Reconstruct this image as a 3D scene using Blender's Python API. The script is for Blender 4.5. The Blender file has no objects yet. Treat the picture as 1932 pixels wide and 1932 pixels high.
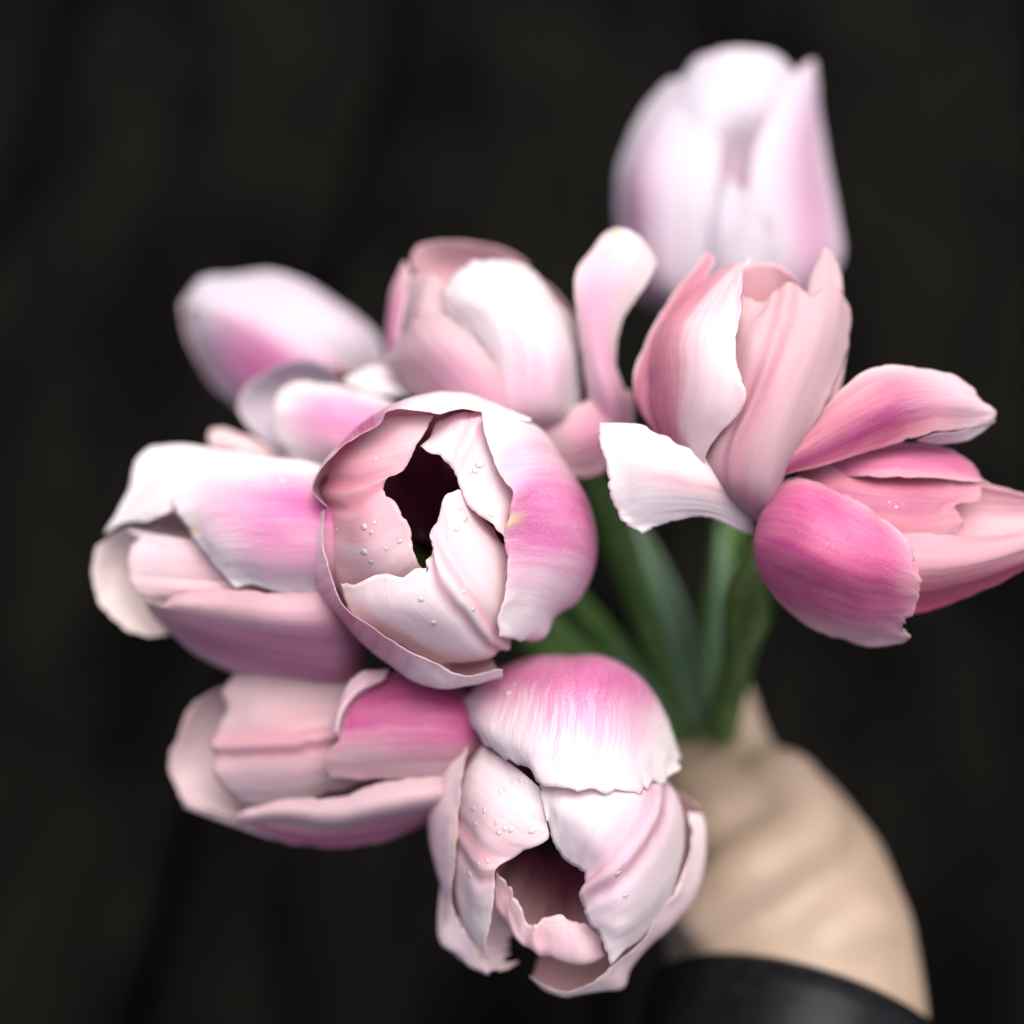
import bpy, bmesh, math, random
import numpy as np
from mathutils import Vector, Matrix
from mathutils.bvhtree import BVHTree
from mathutils import noise as mnoise

random.seed(7)
S = bpy.context.scene
COL = S.collection
R = math.radians

# ------------------------------------------------------------------ camera, sky, sun, exposure
PITCH = R(64); CAM_H = 0.60; D0 = 0.26; SP = 1.0e-4          # SP: metres per design unit at the focus distance
CAM = Vector((0, 0, CAM_H))
FWD = Vector((0, math.cos(PITCH), -math.sin(PITCH)))
UP = Vector((0, math.sin(PITCH), math.cos(PITCH)))
RT = Vector((1, 0, 0))
cam = bpy.data.cameras.new('camera'); camo = bpy.data.objects.new('camera', cam); COL.objects.link(camo)
camo.matrix_world = Matrix((RT.to_4d(), UP.to_4d(), (-FWD).to_4d(), (0, 0, 0, 1))).transposed()
camo.location = CAM
cam.sensor_width = 36; cam.lens = 36 * D0 / (1932 * SP)
cam.clip_start = 0.01; cam.clip_end = 100
cam.dof.use_dof = True; cam.dof.focus_distance = D0 + 0.002; cam.dof.aperture_fstop = cam.lens / 15.5
cam.dof.aperture_blades = 0
S.camera = camo

SUN_DIR = (RT * 0.16 + UP * 0.62 - FWD * 0.77).normalized()   # towards the sun
el = math.asin(SUN_DIR.z); az = math.atan2(SUN_DIR.x, SUN_DIR.y)
W = bpy.data.worlds.new('World'); S.world = W; W.use_nodes = True
nt = W.node_tree; nt.nodes.clear()
sky = nt.nodes.new('ShaderNodeTexSky'); sky.sky_type = 'NISHITA'; sky.sun_disc = False
sky.sun_elevation = el; sky.sun_rotation = az; sky.air_density = 0.7; sky.dust_density = 6.0; sky.ozone_density = 1.0
bg = nt.nodes.new('ShaderNodeBackground'); bg.inputs['Strength'].default_value = 0.10
out = nt.nodes.new('ShaderNodeOutputWorld')
nt.links.new(sky.outputs[0], bg.inputs[0]); nt.links.new(bg.outputs[0], out.inputs[0])
sun = bpy.data.lights.new('sun', 'SUN'); sun.energy = 1.5; sun.angle = R(55); sun.color = (1.0, 0.965, 0.92)
suno = bpy.data.objects.new('sun', sun); COL.objects.link(suno)
suno.rotation_euler = SUN_DIR.to_track_quat('Z', 'Y').to_euler()
vs = S.view_settings; vs.view_transform = 'Standard'; vs.look = 'None'; vs.gamma = 1; vs.use_curve_mapping = False
vs.exposure = 1.32
S.render.engine = 'CYCLES'

# ------------------------------------------------------------------ helpers
def W3(p):
    """design point (x right, y down, z towards the viewer) -> world metres"""
    d = D0 - p[2] * SP
    k = d / D0 * SP
    return CAM + FWD * d + RT * ((p[0] - 966) * k) - UP * ((p[1] - 966) * k)

def W3a(P):
    d = D0 - P[..., 2:3] * SP; k = d / D0 * SP
    return (np.array(CAM) + np.array(FWD) * d + np.array(RT) * ((P[..., 0:1] - 966) * k) - np.array(UP) * ((P[..., 1:2] - 966) * k))

def tag(o, label=None, cat=None, group=None, kind=None):
    if label: o['label'] = label
    if cat: o['category'] = cat
    if group: o['group'] = group
    if kind: o['kind'] = kind
    return o

def link(name, me, parent=None, mats=()):
    o = bpy.data.objects.new(name, me); COL.objects.link(o)
    for m in mats: me.materials.append(m)
    if parent:
        o.parent = parent; o.matrix_parent_inverse = Matrix.Translation(-parent.location)
    return o

def herm(P, n, closed_t=None):
    """non-uniform Catmull-Rom through points P (k,3) sampled at n arc-length steps"""
    P = np.asarray(P, float); k = len(P)
    if k == 1: return np.repeat(P, n, 0)
    seg = np.linalg.norm(np.diff(P, axis=0), axis=-1)
    if P.ndim == 3: seg = seg.mean(axis=1)
    seg = np.maximum(seg, 1e-6); t = np.concatenate([[0], np.cumsum(seg)])
    sl = np.diff(P, axis=0) / seg.reshape([-1] + [1] * (P.ndim - 1))
    m = np.empty_like(P); m[0] = sl[0]; m[-1] = sl[-1]
    for i in range(1, k - 1):
        a, b = seg[i - 1], seg[i]
        m[i] = (sl[i - 1] * b + sl[i] * a) / (a + b)
    T = np.linspace(0, t[-1], n) if closed_t is None else np.asarray(closed_t) * t[-1]
    idx = np.clip(np.searchsorted(t, T, 'right') - 1, 0, k - 2)
    h = seg[idx]; s = (T - t[idx]) / h
    sh = [-1] + [1] * (P.ndim - 1)
    s = s.reshape(sh); h = h.reshape(sh)
    return ((2*s**3 - 3*s**2 + 1) * P[idx] + (s**3 - 2*s**2 + s) * h * m[idx]
            + (-2*s**3 + 3*s**2) * P[idx + 1] + (s**3 - s**2) * h * m[idx + 1])

def smoothstep(a, b, x):
    t = np.clip((x - a) / (b - a), 0, 1); return t * t * (3 - 2 * t)

def noise1(x, seed, octs=3):
    v = 0; a = 1
    for o in range(octs):
        v += a * mnoise.noise(Vector((x * 2**o, seed * 7.31, 3.7 * o))); a *= 0.6
    return v

# ------------------------------------------------------------------ materials
def N(nt, t, **kw):
    n = nt.nodes.new(t)
    for k, v in kw.items():
        if k.startswith('i_'):
            key = k[2:]; n.inputs[int(key) if key.isdigit() else key].default_value = v
        else: setattr(n, k, v)
    return n

def math_(nt, op, a, b=None, c=None, clamp=False):
    n = nt.nodes.new('ShaderNodeMath'); n.operation = op; n.use_clamp = clamp
    for i, v in enumerate((a, b, c)):
        if v is None: continue
        if isinstance(v, (int, float)): n.inputs[i].default_value = v
        else: nt.links.new(v, n.inputs[i])
    return n.outputs[0]

def sstep(nt, x, a, b):
    n = nt.nodes.new('ShaderNodeMapRange'); n.interpolation_type = 'SMOOTHSTEP'
    n.inputs[1].default_value = a; n.inputs[2].default_value = b
    nt.links.new(x, n.inputs[0]); return n.outputs[0]

def mixc(nt, f, a, b):
    n = nt.nodes.new('ShaderNodeMix'); n.data_type = 'RGBA'
    for i, v in ((0, f), (6, a), (7, b)):
        if isinstance(v, (int, float)): n.inputs[i].default_value = v
        elif isinstance(v, tuple): n.inputs[i].default_value = (*v, 1)
        else: nt.links.new(v, n.inputs[i])
    return n.outputs[2]

PINK = {'m': (0.66, 0.13, 0.39), 'd': (0.50, 0.055, 0.24), 's': (0.70, 0.20, 0.28), 'l': (0.69, 0.27, 0.47), 'r': (0.60, 0.08, 0.17), 'c': (0.66, 0.12, 0.31)}
WHITE = (0.86, 0.83, 0.835); BLUSH = (0.76, 0.40, 0.47); CREAM = (0.80, 0.71, 0.68)
PALE = {'w': WHITE, 'g': (0.54, 0.48, 0.55), 'p': (0.60, 0.49, 0.51), 'h': (0.68, 0.64, 0.70)}  # greyer entries paint the dimness of back and shaded petals into the base colour
_mc = {}
def petal_mat(f, w, hue, vr, c, tint, seed, inner=False, yellow=0.0, rib=0.0, transl=0.42, pale='w'):
    key = (f, w, hue, vr, c, tint, seed, inner, yellow, rib, pale)
    if key in _mc: return _mc[key]
    m = bpy.data.materials.new('petal_inside' if inner else 'petal_outside'); m.use_nodes = True
    nt = m.node_tree; nt.nodes.clear(); L = nt.links.new
    uv = N(nt, 'ShaderNodeUVMap', uv_map='uv'); sep = N(nt, 'ShaderNodeSeparateXYZ'); L(uv.outputs[0], sep.inputs[0])
    u, v = sep.outputs[0], sep.outputs[1]
    def nz(su, sv, det, off):
        cb = N(nt, 'ShaderNodeCombineXYZ'); L(math_(nt, 'MULTIPLY', u, su), cb.inputs[0]); L(math_(nt, 'MULTIPLY', v, sv), cb.inputs[1])
        cb.inputs[2].default_value = seed * 3.17 + off
        n = N(nt, 'ShaderNodeTexNoise'); n.inputs['Scale'].default_value = 1; n.inputs['Detail'].default_value = det
        L(cb.outputs[0], n.inputs['Vector']); return math_(nt, 'SUBTRACT', n.outputs[0], 0.5)
    streak = nz(34, 1.7, 3, 0); fine = nz(190, 9, 3, 5); big = nz(3.2, 2.2, 3, 9); grain = nz(170, 170, 2, 13)
    du = math_(nt, 'ABSOLUTE', math_(nt, 'SUBTRACT', u, c))
    wv = math_(nt, 'MULTIPLY_ADD', v, -0.35 * w, w * 1.1)
    e = math_(nt, 'SUBTRACT', wv, du)
    e = math_(nt, 'MULTIPLY_ADD', streak, 0.14, e); e = math_(nt, 'MULTIPLY_ADD', fine, 0.16, e); e = math_(nt, 'MULTIPLY_ADD', big, 0.26, e)
    mu = sstep(nt, e, -0.2, 0.2)
    vv = math_(nt, 'MULTIPLY_ADD', streak, 0.15, v); vv = math_(nt, 'MULTIPLY_ADD', fine, 0.24, vv); vv = math_(nt, 'MULTIPLY_ADD', big, 0.34, vv)
    mv = math_(nt, 'SUBTRACT', 1.0, sstep(nt, vv, vr[1] - 0.22, vr[1] + 0.12))
    mb = sstep(nt, v, vr[0] - 0.15, vr[0] + 0.05)
    mask = math_(nt, 'MULTIPLY', math_(nt, 'MULTIPLY', mu, mv), mb)
    dens = math_(nt, 'MULTIPLY_ADD', streak, 0.18, 0.92, clamp=True); dens = math_(nt, 'MULTIPLY_ADD', big, 0.6, dens); dens = math_(nt, 'MULTIPLY_ADD', grain, 0.45, dens)
    mask = math_(nt, 'MULTIPLY', mask, dens); mask = math_(nt, 'MULTIPLY', mask, f, clamp=True)
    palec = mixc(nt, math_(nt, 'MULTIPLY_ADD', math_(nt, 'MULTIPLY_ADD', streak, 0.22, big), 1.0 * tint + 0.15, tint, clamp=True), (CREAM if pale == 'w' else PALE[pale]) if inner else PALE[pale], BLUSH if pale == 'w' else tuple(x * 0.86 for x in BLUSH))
    core = mixc(nt, sstep(nt, math_(nt, 'MULTIPLY_ADD', streak, 0.12, math_(nt, 'ADD', e, big)), 0.05, 0.7), PINK[hue], tuple(x * 0.82 for x in PINK['d']) if hue != 'l' else PINK['m'])
    col = mixc(nt, mask, palec, core)
    if rib:
        rm = math_(nt, 'SUBTRACT', 1.0, sstep(nt, math_(nt, 'ABSOLUTE', math_(nt, 'SUBTRACT', du, 0.045)), 0.0, 0.05))
        rm = math_(nt, 'MULTIPLY', rm, math_(nt, 'MULTIPLY_ADD', streak, 0.4, 0.6, clamp=True))
        col = mixc(nt, math_(nt, 'MULTIPLY', rm, rib), col, PINK['s'])
    if yellow:
        tip = math_(nt, 'MULTIPLY', sstep(nt, v, 0.93, 1.0), math_(nt, 'SUBTRACT', 1.0, sstep(nt, du, 0.0, 0.055)))
        col = mixc(nt, math_(nt, 'MULTIPLY', tip, yellow), col, (0.72, 0.60, 0.28))
    if inner:   # dark plum foot blotch, which also paints in the shade of the hollow
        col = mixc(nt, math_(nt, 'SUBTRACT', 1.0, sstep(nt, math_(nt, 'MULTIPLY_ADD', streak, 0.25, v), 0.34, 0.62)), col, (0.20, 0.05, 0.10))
    spk = sstep(nt, nz(42, 60, 1, 21), 0.30, 0.335)
    col = mixc(nt, math_(nt, 'MULTIPLY', spk, 0.45), col, (0.20, 0.11, 0.07))
    rim_ = math_(nt, 'MAXIMUM', sstep(nt, v, 0.975, 1.0), sstep(nt, math_(nt, 'ABSOLUTE', math_(nt, 'SUBTRACT', u, 0.5)), 0.485, 0.5))
    rim_ = math_(nt, 'MULTIPLY', rim_, sstep(nt, nz(14, 9, 2, 31), -0.1, 0.25))
    col = mixc(nt, math_(nt, 'MULTIPLY', rim_, 0.55), col, (0.66, 0.50, 0.40))
    # fine lengthwise striation of the petal tissue
    hsv = N(nt, 'ShaderNodeHueSaturation'); L(col, hsv.inputs['Color']); L(math_(nt, 'MULTIPLY_ADD', fine, 0.12, 1.0), hsv.inputs['Value'])
    col = hsv.outputs[0]
    hgt = math_(nt, 'ADD', math_(nt, 'MULTIPLY', streak, 0.55), math_(nt, 'MULTIPLY', fine, 0.6))
    hgt = math_(nt, 'MULTIPLY_ADD', grain, 0.18, hgt)
    bp = N(nt, 'ShaderNodeBump'); bp.inputs['Strength'].default_value = 0.2; bp.inputs['Distance'].default_value = 0.0006; L(hgt, bp.inputs['Height'])
    pb = N(nt, 'ShaderNodeBsdfPrincipled'); L(col, pb.inputs['Base Color']); L(bp.outputs[0], pb.inputs['Normal'])
    pb.inputs['Roughness'].default_value = 0.42; pb.inputs['Specular IOR Level'].default_value = 0.35
    pb.inputs['Sheen Weight'].default_value = 0.15; pb.inputs['Sheen Roughness'].default_value = 0.4
    tr = N(nt, 'ShaderNodeBsdfTranslucent'); L(col, tr.inputs[0]); L(bp.outputs[0], tr.inputs['Normal'])
    mx = N(nt, 'ShaderNodeMixShader'); mx.inputs[0].default_value = transl
    L(pb.outputs[0], mx.inputs[1]); L(tr.outputs[0], mx.inputs[2])
    o = N(nt, 'ShaderNodeOutputMaterial'); L(mx.outputs[0], o.inputs[0])
    _mc[key] = m; return m

def simple_mat(name, c1, c2, scale, rough, stretch=(1, 1, 1), bump=0.0, bdist=0.001, spec=0.4, sss=0.0, coord='Object', coat=0.0):
    m = bpy.data.materials.new(name); m.use_nodes = True; nt = m.node_tree; L = nt.links.new
    pb = nt.nodes['Principled BSDF']
    tc = N(nt, 'ShaderNodeTexCoord'); mp = N(nt, 'ShaderNodeMapping'); mp.inputs['Scale'].default_value = stretch
    L(tc.outputs[coord], mp.inputs[0])
    n = N(nt, 'ShaderNodeTexNoise'); n.inputs['Scale'].default_value = scale; n.inputs['Detail'].default_value = 6; L(mp.outputs[0], n.inputs['Vector'])
    L(mixc(nt, sstep(nt, n.outputs[0], 0.3, 0.7), c1, c2), pb.inputs['Base Color'])
    pb.inputs['Roughness'].default_value = rough; pb.inputs['Specular IOR Level'].default_value = spec
    if coat: pb.inputs['Coat Weight'].default_value = coat; pb.inputs['Coat Roughness'].default_value = 0.15
    if sss:
        pb.inputs['Subsurface Weight'].default_value = sss; pb.inputs['Subsurface Radius'].default_value = (0.006, 0.0025, 0.0012); pb.inputs['Subsurface Scale'].default_value = 1.0
    if bump:
        b = N(nt, 'ShaderNodeBump'); b.inputs['Strength'].default_value = bump; b.inputs['Distance'].default_value = bdist
        L(n.outputs[0], b.inputs['Height']); L(b.outputs[0], pb.inputs['Normal'])
    return m

# ------------------------------------------------------------------ the deck below
DECK = Vector((0, 0, 0))
wood = simple_mat('dark_stained_wood', (0.0003, 0.0003, 0.00025), (0.0038, 0.0035, 0.0026), 5.0, 0.85, (2.2, 6, 6), 0.5, 0.002, spec=0.03)
soil = simple_mat('dark_soil', (0.001, 0.001, 0.001), (0.002, 0.002, 0.0018), 30, 0.9, spec=0.1)
def box_mesh(name, sx, sy, sz, bev):
    bm = bmesh.new(); bmesh.ops.create_cube(bm, size=1)
    bmesh.ops.scale(bm, vec=(sx, sy, sz), verts=bm.verts)
    bmesh.ops.bevel(bm, geom=list(bm.edges), offset=bev, segments=2, affect='EDGES')
    me = bpy.data.meshes.new(name); bm.to_mesh(me); bm.free(); return me
gm = bpy.data.meshes.new('ground'); gm.from_pydata([(-6, -6, -0.06), (6, -6, -0.06), (6, 6, -0.06), (-6, 6, -0.06)], [], [(0, 1, 2, 3)])
g = link('ground', gm, mats=[soil]); tag(g, kind='structure')
deck = bpy.data.objects.new('deck', None); COL.objects.link(deck); deck.location = (0, 0, 0); tag(deck, kind='structure')
BW = 0.186; BANG = R(90 - 9)
bd = Vector((math.cos(BANG), math.sin(BANG), 0)); bn = Vector((bd.y, -bd.x, 0))
bme = box_mesh('board', 4.0, BW - 0.009, 0.03, 0.003); bme.materials.append(wood)
for i in range(-9, 10):
    o = bpy.data.objects.new('board', bme); COL.objects.link(o)
    o.location = bn * (i * BW + 0.118) + bd * (0.35 + 0.13 * math.sin(i * 2.7)) + Vector((0, 0, -0.015 + 0.001 * math.sin(i * 5.1)))
    o.rotation_euler = (0, 0, BANG); o.parent = deck

# ------------------------------------------------------------------ petals
class Z:
    """reading frame: local coordinates of an enlarged study of the bouquet -> design units"""
    def __init__(s, sc, ox, oy): s.sc, s.ox, s.oy = sc, ox, oy
    def __call__(s, p): return (s.ox + s.sc * p[0], s.oy + s.sc * p[1], p[2] if len(p) > 2 else 0.0)
Z1 = Z(.3125, 558.5, 709.4); Z2 = Z(.3829, 754.7, 1192.4); Z3 = Z(.3125, 150.9, 784.9); Z4 = Z(.3359, 286.8, 1192.4)
Z6 = Z(.4531, 1056.6, 422.6); Z7 = Z(.24995, 664.2, 422.6); Z8 = Z(.27345, 317, 483); Z9 = Z(.3203, 1086.8, 60.4)

BVH = {}
class Tulip:
    def __init__(s, zf, base, centre, zoff, label):
        s.zf = zf; s.zoff = zoff
        b = zf(base); s.base = np.array((b[0], b[1], b[2] + zoff)); c = zf(centre); s.c = np.array((c[0], c[1], c[2] + zoff))
        s.root = bpy.data.objects.new('tulip', None); COL.objects.link(s.root); s.root.location = W3(s.base)
        tag(s.root, label, 'tulip', 'pink tulips in the bouquet'); s.petals = []; s.k = 0; s.pale = None
    def petal(s, rows, f=0.75, w=0.36, hue='m', vr=(0.0, 0.82), c=0.5, tint=0.25, inf=0.25, itint=0.35, yellow=0.0, rib=0.0, ribd=0.0,
              jag=1.0, zf=None, closed=True, und=5.0, name='petal', nu=None, nv=None, ihue=None, flip=False, label=None, pale='w'):
        pale = s.pale if (s.pale and pale == 'w') else pale; zf = zf or s.zf; s.k += 1; nu = nu or (66 if s.zoff == 0 else 48); nv = nv or (78 if s.zoff == 0 else 60)
        seed = s.k + 13 * (int(s.base[0]) % 17)
        rr = []
        for r in rows:
            pts = np.array([zf(p) for p in r], float); pts[:, 2] += s.zoff
            rr.append(pts)
        if closed:   # gather the petal's foot into the receptacle
            first = rr[0]; k = max(2, len(first))
            foot = np.array([s.base + (first[min(i, len(first) - 1)] - first.mean(0)) * 0.25 for i in range(k)])
            rr = [foot] + rr[0 if np.linalg.norm(first.mean(0) - s.base) > 60 else 1:]
        # edge wear: v range per column, u range per row
        us = np.linspace(0, 1, nu)
        R1 = np.stack([herm(r, nu) for r in rr])                       # rows x nu x 3
        vs_ = np.linspace(0, 1, nv)
        G = herm(R1, nv, vs_)                                          # nv x nu x 3
        # ragged end edge
        lenv = np.linalg.norm(np.diff(G, axis=0), axis=-1).sum(0).mean(); lenu = np.linalg.norm(np.diff(G, axis=1), axis=-1).sum(1)[nv // 2:].mean()
        cut = np.array([max(0, abs(noise1(x * lenu / 42, seed, 4)) * 8 + max(0, noise1(x * lenu / 11, seed + 9, 2)) * 8) for x in us]) * jag / max(lenv, 60)
        for j in range(nu):
            G[:, j] = herm(G[:, j], nv, vs_ * (1 - cut[j]))
        # ragged side edges towards the tip
        lenv2 = lenv
        for i in range(nv):
            a = jag * smoothstep(.25, .7, vs_[i]) * (1 - smoothstep(.93, 1, vs_[i]))
            c0 = a * max(0, noise1(vs_[i] * lenv2 / 30, seed + 21, 4)) * 9 / max(lenu, 60)
            c1 = a * max(0, noise1(vs_[i] * lenv2 / 30, seed + 37, 4)) * 9 / max(lenu, 60)
            G[i] = herm(G[i], nu, c0 + us * (1 - c0 - c1))
        du = np.gradient(G, axis=1); dv = np.gradient(G, axis=0)
        nn = np.cross(du, dv); nn /= np.maximum(np.linalg.norm(nn, axis=-1, keepdims=True), 1e-6)
        # soft undulation and midrib relief, along the surface normal
        mid = np.array([[mnoise.noise(Vector((us[j] * 3.1, vs_[i] * 2.3, seed * 1.7))) * und * (0.3 + 0.7 * vs_[i]) +
                         mnoise.noise(Vector((us[j] * 16, vs_[i] * 1.7, seed * 2.3))) * 1.3 for j in range(nu)] for i in range(nv)])
        ctr = s.c; outw = G - (ctr + (s.base - ctr) * 0.3)
        sgn = np.sign((nn * outw).sum(-1).mean()) or 1.0
        if flip: sgn = -sgn
        nn = nn * sgn
        if ribd:
            x = (us - c)[None, :]
            mid = mid + ribd * (np.exp(-(x / .028) ** 2) * 1.0 - 0.75 * np.exp(-((np.abs(x) - .075) / .035) ** 2)) * smoothstep(.2, .5, vs_)[:, None]
        edge = np.maximum(smoothstep(.84, 1, vs_)[:, None] * np.ones(nu)[None], (smoothstep(.38, .5, np.abs(us - .5))[None, :] * smoothstep(.3, .7, vs_)[:, None]))
        crk = np.array([[mnoise.noise(Vector((us[j] * lenu / 55, vs_[i] * lenv / 55, seed * 3.9))) * 6 + mnoise.noise(Vector((us[j] * lenu / 20, vs_[i] * lenv / 20, seed * 5.1))) * 2.5 for j in range(nu)] for i in range(nv)])
        mid = mid + crk * edge * min(1, jag + .2)
        G = G + nn * mid[..., None]
        du = np.gradient(G, axis=1); dv = np.gradient(G, axis=0)
        nn = np.cross(du, dv); nn /= np.maximum(np.linalg.norm(nn, axis=-1, keepdims=True), 1e-6); nn *= sgn
        thick = 2.6 * np.minimum(1, 0.25 + 6 * np.minimum(us, 1 - us))[None, :] * np.minimum(1, 0.3 + 6 * (1 - vs_))[:, None]
        A = W3a(G + nn * thick[..., None] / 2).reshape(-1, 3); B = W3a(G - nn * thick[..., None] / 2).reshape(-1, 3)
        M = nu * nv; loc = np.array(s.root.location)
        V = np.concatenate([A, B]) - loc
        def uvof(i, j): return (us[j], vs_[i])
        I, J = np.meshgrid(np.arange(nv - 1), np.arange(nu - 1), indexing='ij'); a = (I * nu + J).ravel(); I = I.ravel(); J = J.ravel()
        Q = np.stack([a, a + 1, a + nu + 1, a + nu], 1); QU = np.stack([us[J], us[J + 1], us[J + 1], us[J]], 1); QV = np.stack([vs_[I], vs_[I], vs_[I + 1], vs_[I + 1]], 1)
        UV = np.stack([QU, QV], -1)
        if sgn > 0: FA = np.stack([Q, Q[:, ::-1] + M], 1); UA = np.stack([UV, UV[:, ::-1]], 1)
        else: FA = np.stack([Q[:, ::-1], Q + M], 1); UA = np.stack([UV[:, ::-1], UV], 1)
        F = [tuple(x) for x in FA.reshape(-1, 4).tolist()]; UVs = [tuple(x) for x in UA.reshape(-1, 2).tolist()]; mi = [0, 1] * len(Q)
        ring = [(0, j) for j in range(nu)] + [(i, nu - 1) for i in range(1, nv)] + [(nv - 1, j) for j in range(nu - 2, -1, -1)] + [(i, 0) for i in range(nv - 2, 0, -1)]
        for k in range(len(ring)):
            (i, j), (i2, j2) = ring[k], ring[(k + 1) % len(ring)]
            a, b = i * nu + j, i2 * nu + j2
            F.append((b, a, a + M, b + M) if sgn > 0 else (a, b, b + M, a + M))
            q = [uvof(i2, j2), uvof(i, j), uvof(i, j), uvof(i2, j2)]
            UVs += q if sgn > 0 else [q[1], q[0], q[0], q[1]]
            mi.append(1)
        me = bpy.data.meshes.new(name); me.from_pydata(V.tolist(), [], F)
        uvl = me.uv_layers.new(name='uv'); uvl.data.foreach_set('uv', np.array(UVs, float).ravel())
        me.polygons.foreach_set('material_index', mi); me.polygons.foreach_set('use_smooth', [True] * len(F)); me.update()
        mo = petal_mat(f, w, hue, vr, c, tint, seed % 29, False, yellow, rib, pale=pale)
        mn = petal_mat(inf, w * 0.8, ihue or 's', (0, 0.7), c, itint, seed % 29, True, 0.0, rib, pale=pale)
        o = bpy.data.objects.new(name, me); COL.objects.link(o); me.materials.append(mo); me.materials.append(mn)
        o.parent = s.root
        if label: o['label'] = label
        s.petals.append((o, V + loc, F))
        return o
    def bvh(s):
        v = []; f = []
        for o, V, F in s.petals:
            k = len(v); v += V.tolist(); f += [tuple(i + k for i in q) for q in F]
        return BVHTree.FromPolygons([Vector(x) for x in v], f)

def px_ray(x, y):
    p = W3((x, y, 0)); return CAM, (p - CAM).normalized()

# ---- tulip looking straight up at the viewer
T1 = Tulip(Z1, (980, 1010, -560), (960, 1010, -250), 0, 'wide open mouthed pink tulip, highest in the bouquet, its dark hollow facing up')
T1.petal([[(1000,900,-560),(1030,1000,-560),(1000,1100,-560)],
  [(1150,560,-430),(1430,700,-430),(1530,1000,-430),(1430,1300,-430),(1150,1450,-430)],
  [(1330,245,-230),(1480,330,-240),(1650,560,-250),(1770,780,-250),(1815,1010,-250),(1790,1180,-250),(1690,1370,-250),(1560,1460,-240),(1500,1580,-225),(1400,1600,-220)],
  [(1130,212,-40),(1300,300,-60),(1480,560,-70),(1600,850,-70),(1600,1100,-80),(1500,1330,-90),(1380,1490,-80),(1300,1590,-70)],
  [(1115,235,-20),(1150,400,-10),(1205,555,-5),(1250,640,0),(1298,692,6),(1285,800,4),(1252,970,-2),(1270,1120,-8),(1250,1320,-14),(1215,1480,-25),(1225,1575,-40)]],
  f=1.0, w=0.30, c=0.49, vr=(0.1,1.12), hue='m', tint=0.10, yellow=0.8, jag=0.6, inf=0.1, itint=0.25)
T1.petal([[(900,980,-560),(960,950,-560),(990,960,-560)],
  [(550,900,-430),(560,700,-430),(700,560,-430),(900,500,-430),(1080,540,-430)],
  [(300,800,-280),(230,620,-280),(330,430,-280),(520,280,-280),(750,190,-280),(980,180,-280),(1200,240,-280),(1380,330,-280)],
  [(200,780,-130),(115,680,-135),(175,520,-135),(290,390,-130),(420,275,-120),(520,205,-110),(640,145,-110),(800,110,-120),(1000,108,-130),(1200,165,-150),(1425,262,-160)],
  [(185,802,-70),(85,690,-40),(150,550,-20),(250,450,-10),(400,360,0),(512,275,8),(535,212,22),(600,192,4),(780,217,-20),(840,228,-22),(980,205,-40),(1110,215,-60),(1260,245,-90),(1420,272,-130)]],
  f=1.0, w=0.16, c=0.34, vr=(0.2,1.25), hue='d', tint=0.10, yellow=0.4, jag=0.5, inf=0.45, itint=0.75)
T1.petal([[(900,1040,-560),(950,1070,-560),(990,1060,-560)],
  [(480,1050,-430),(500,1250,-430),(650,1430,-430),(850,1480,-430),(1000,1400,-430)],
  [(250,950,-280),(220,1200,-280),(350,1430,-280),(550,1620,-280),(800,1720,-280),(1000,1730,-280),(1150,1650,-280)],
  [(150,830,-130),(105,1100,-140),(150,1280,-130),(250,1430,-120),(400,1600,-110),(560,1720,-110),(720,1830,-110),(860,1872,-110),(1050,1862,-120),(1250,1818,-120)],
  [(170,805,-60),(175,1050,-60),(230,1230,-40),(340,1440,5),(460,1510,-8),(600,1600,-20),(750,1680,-30),(850,1730,-40),(960,1785,-60),(1060,1805,-60),(1150,1785,-70),(1245,1765,-80)]],
  f=1.0, w=0.24, c=0.40, vr=(0.2,1.3), hue='d', tint=0.25, jag=0.5, inf=0.2, itint=0.4)
T1.petal([[(920,1000,-555),(930,1020,-555)],
  [(600,600,-350),(520,750,-350),(480,950,-350),(520,1150,-350),(650,1280,-350)],
  [(470,262,-70),(320,400,-80),(225,540,-90),(190,700,-105),(205,850,-115),(220,1050,-115),(280,1250,-120),(400,1400,-150)],
  [(640,232,-62),(560,330,-50),(460,480,-38),(390,600,-34),(370,700,-42),(390,820,-20),(430,980,-10),(470,1120,-20),(560,1260,-50),(700,1330,-90)],
  [(838,236,-62),(790,330,-48),(720,450,-34),(650,560,-22),(535,648,-20),(620,780,-5),(690,920,0),(712,1050,-5),(755,1140,-20),(800,1200,-60)]],
  f=0.6, w=0.34, c=0.38, vr=(0.0,1.1), hue='s', tint=0.50, rib=0.7, ribd=5, jag=0.7, inf=0.6, itint=0.9)
T1.petal([[(1000,980,-555),(1010,970,-555)],
  [(900,600,-350),(1050,560,-350),(1200,640,-350),(1300,800,-350),(1280,1000,-350)],
  [(850,290,-100),(980,235,-85),(1130,240,-90),(1280,380,-110),(1400,600,-120),(1450,850,-130)],
  [(800,395,-75),(900,345,-58),(1040,330,-45),(1150,450,-38),(1220,600,-38),(1290,760,-45),(1340,950,-65)],
  [(745,430,-55),(790,465,-42),(880,500,-32),(960,600,-25),(985,670,-22),(1040,790,-18),(1150,880,-14),(1250,980,-18),(1290,1050,-40)]],
  f=0.45, w=0.30, c=0.30, vr=(0.0,0.93), hue='l', tint=0.25, rib=0.2, ribd=2, jag=0.5, inf=0.5, itint=0.9)
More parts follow.
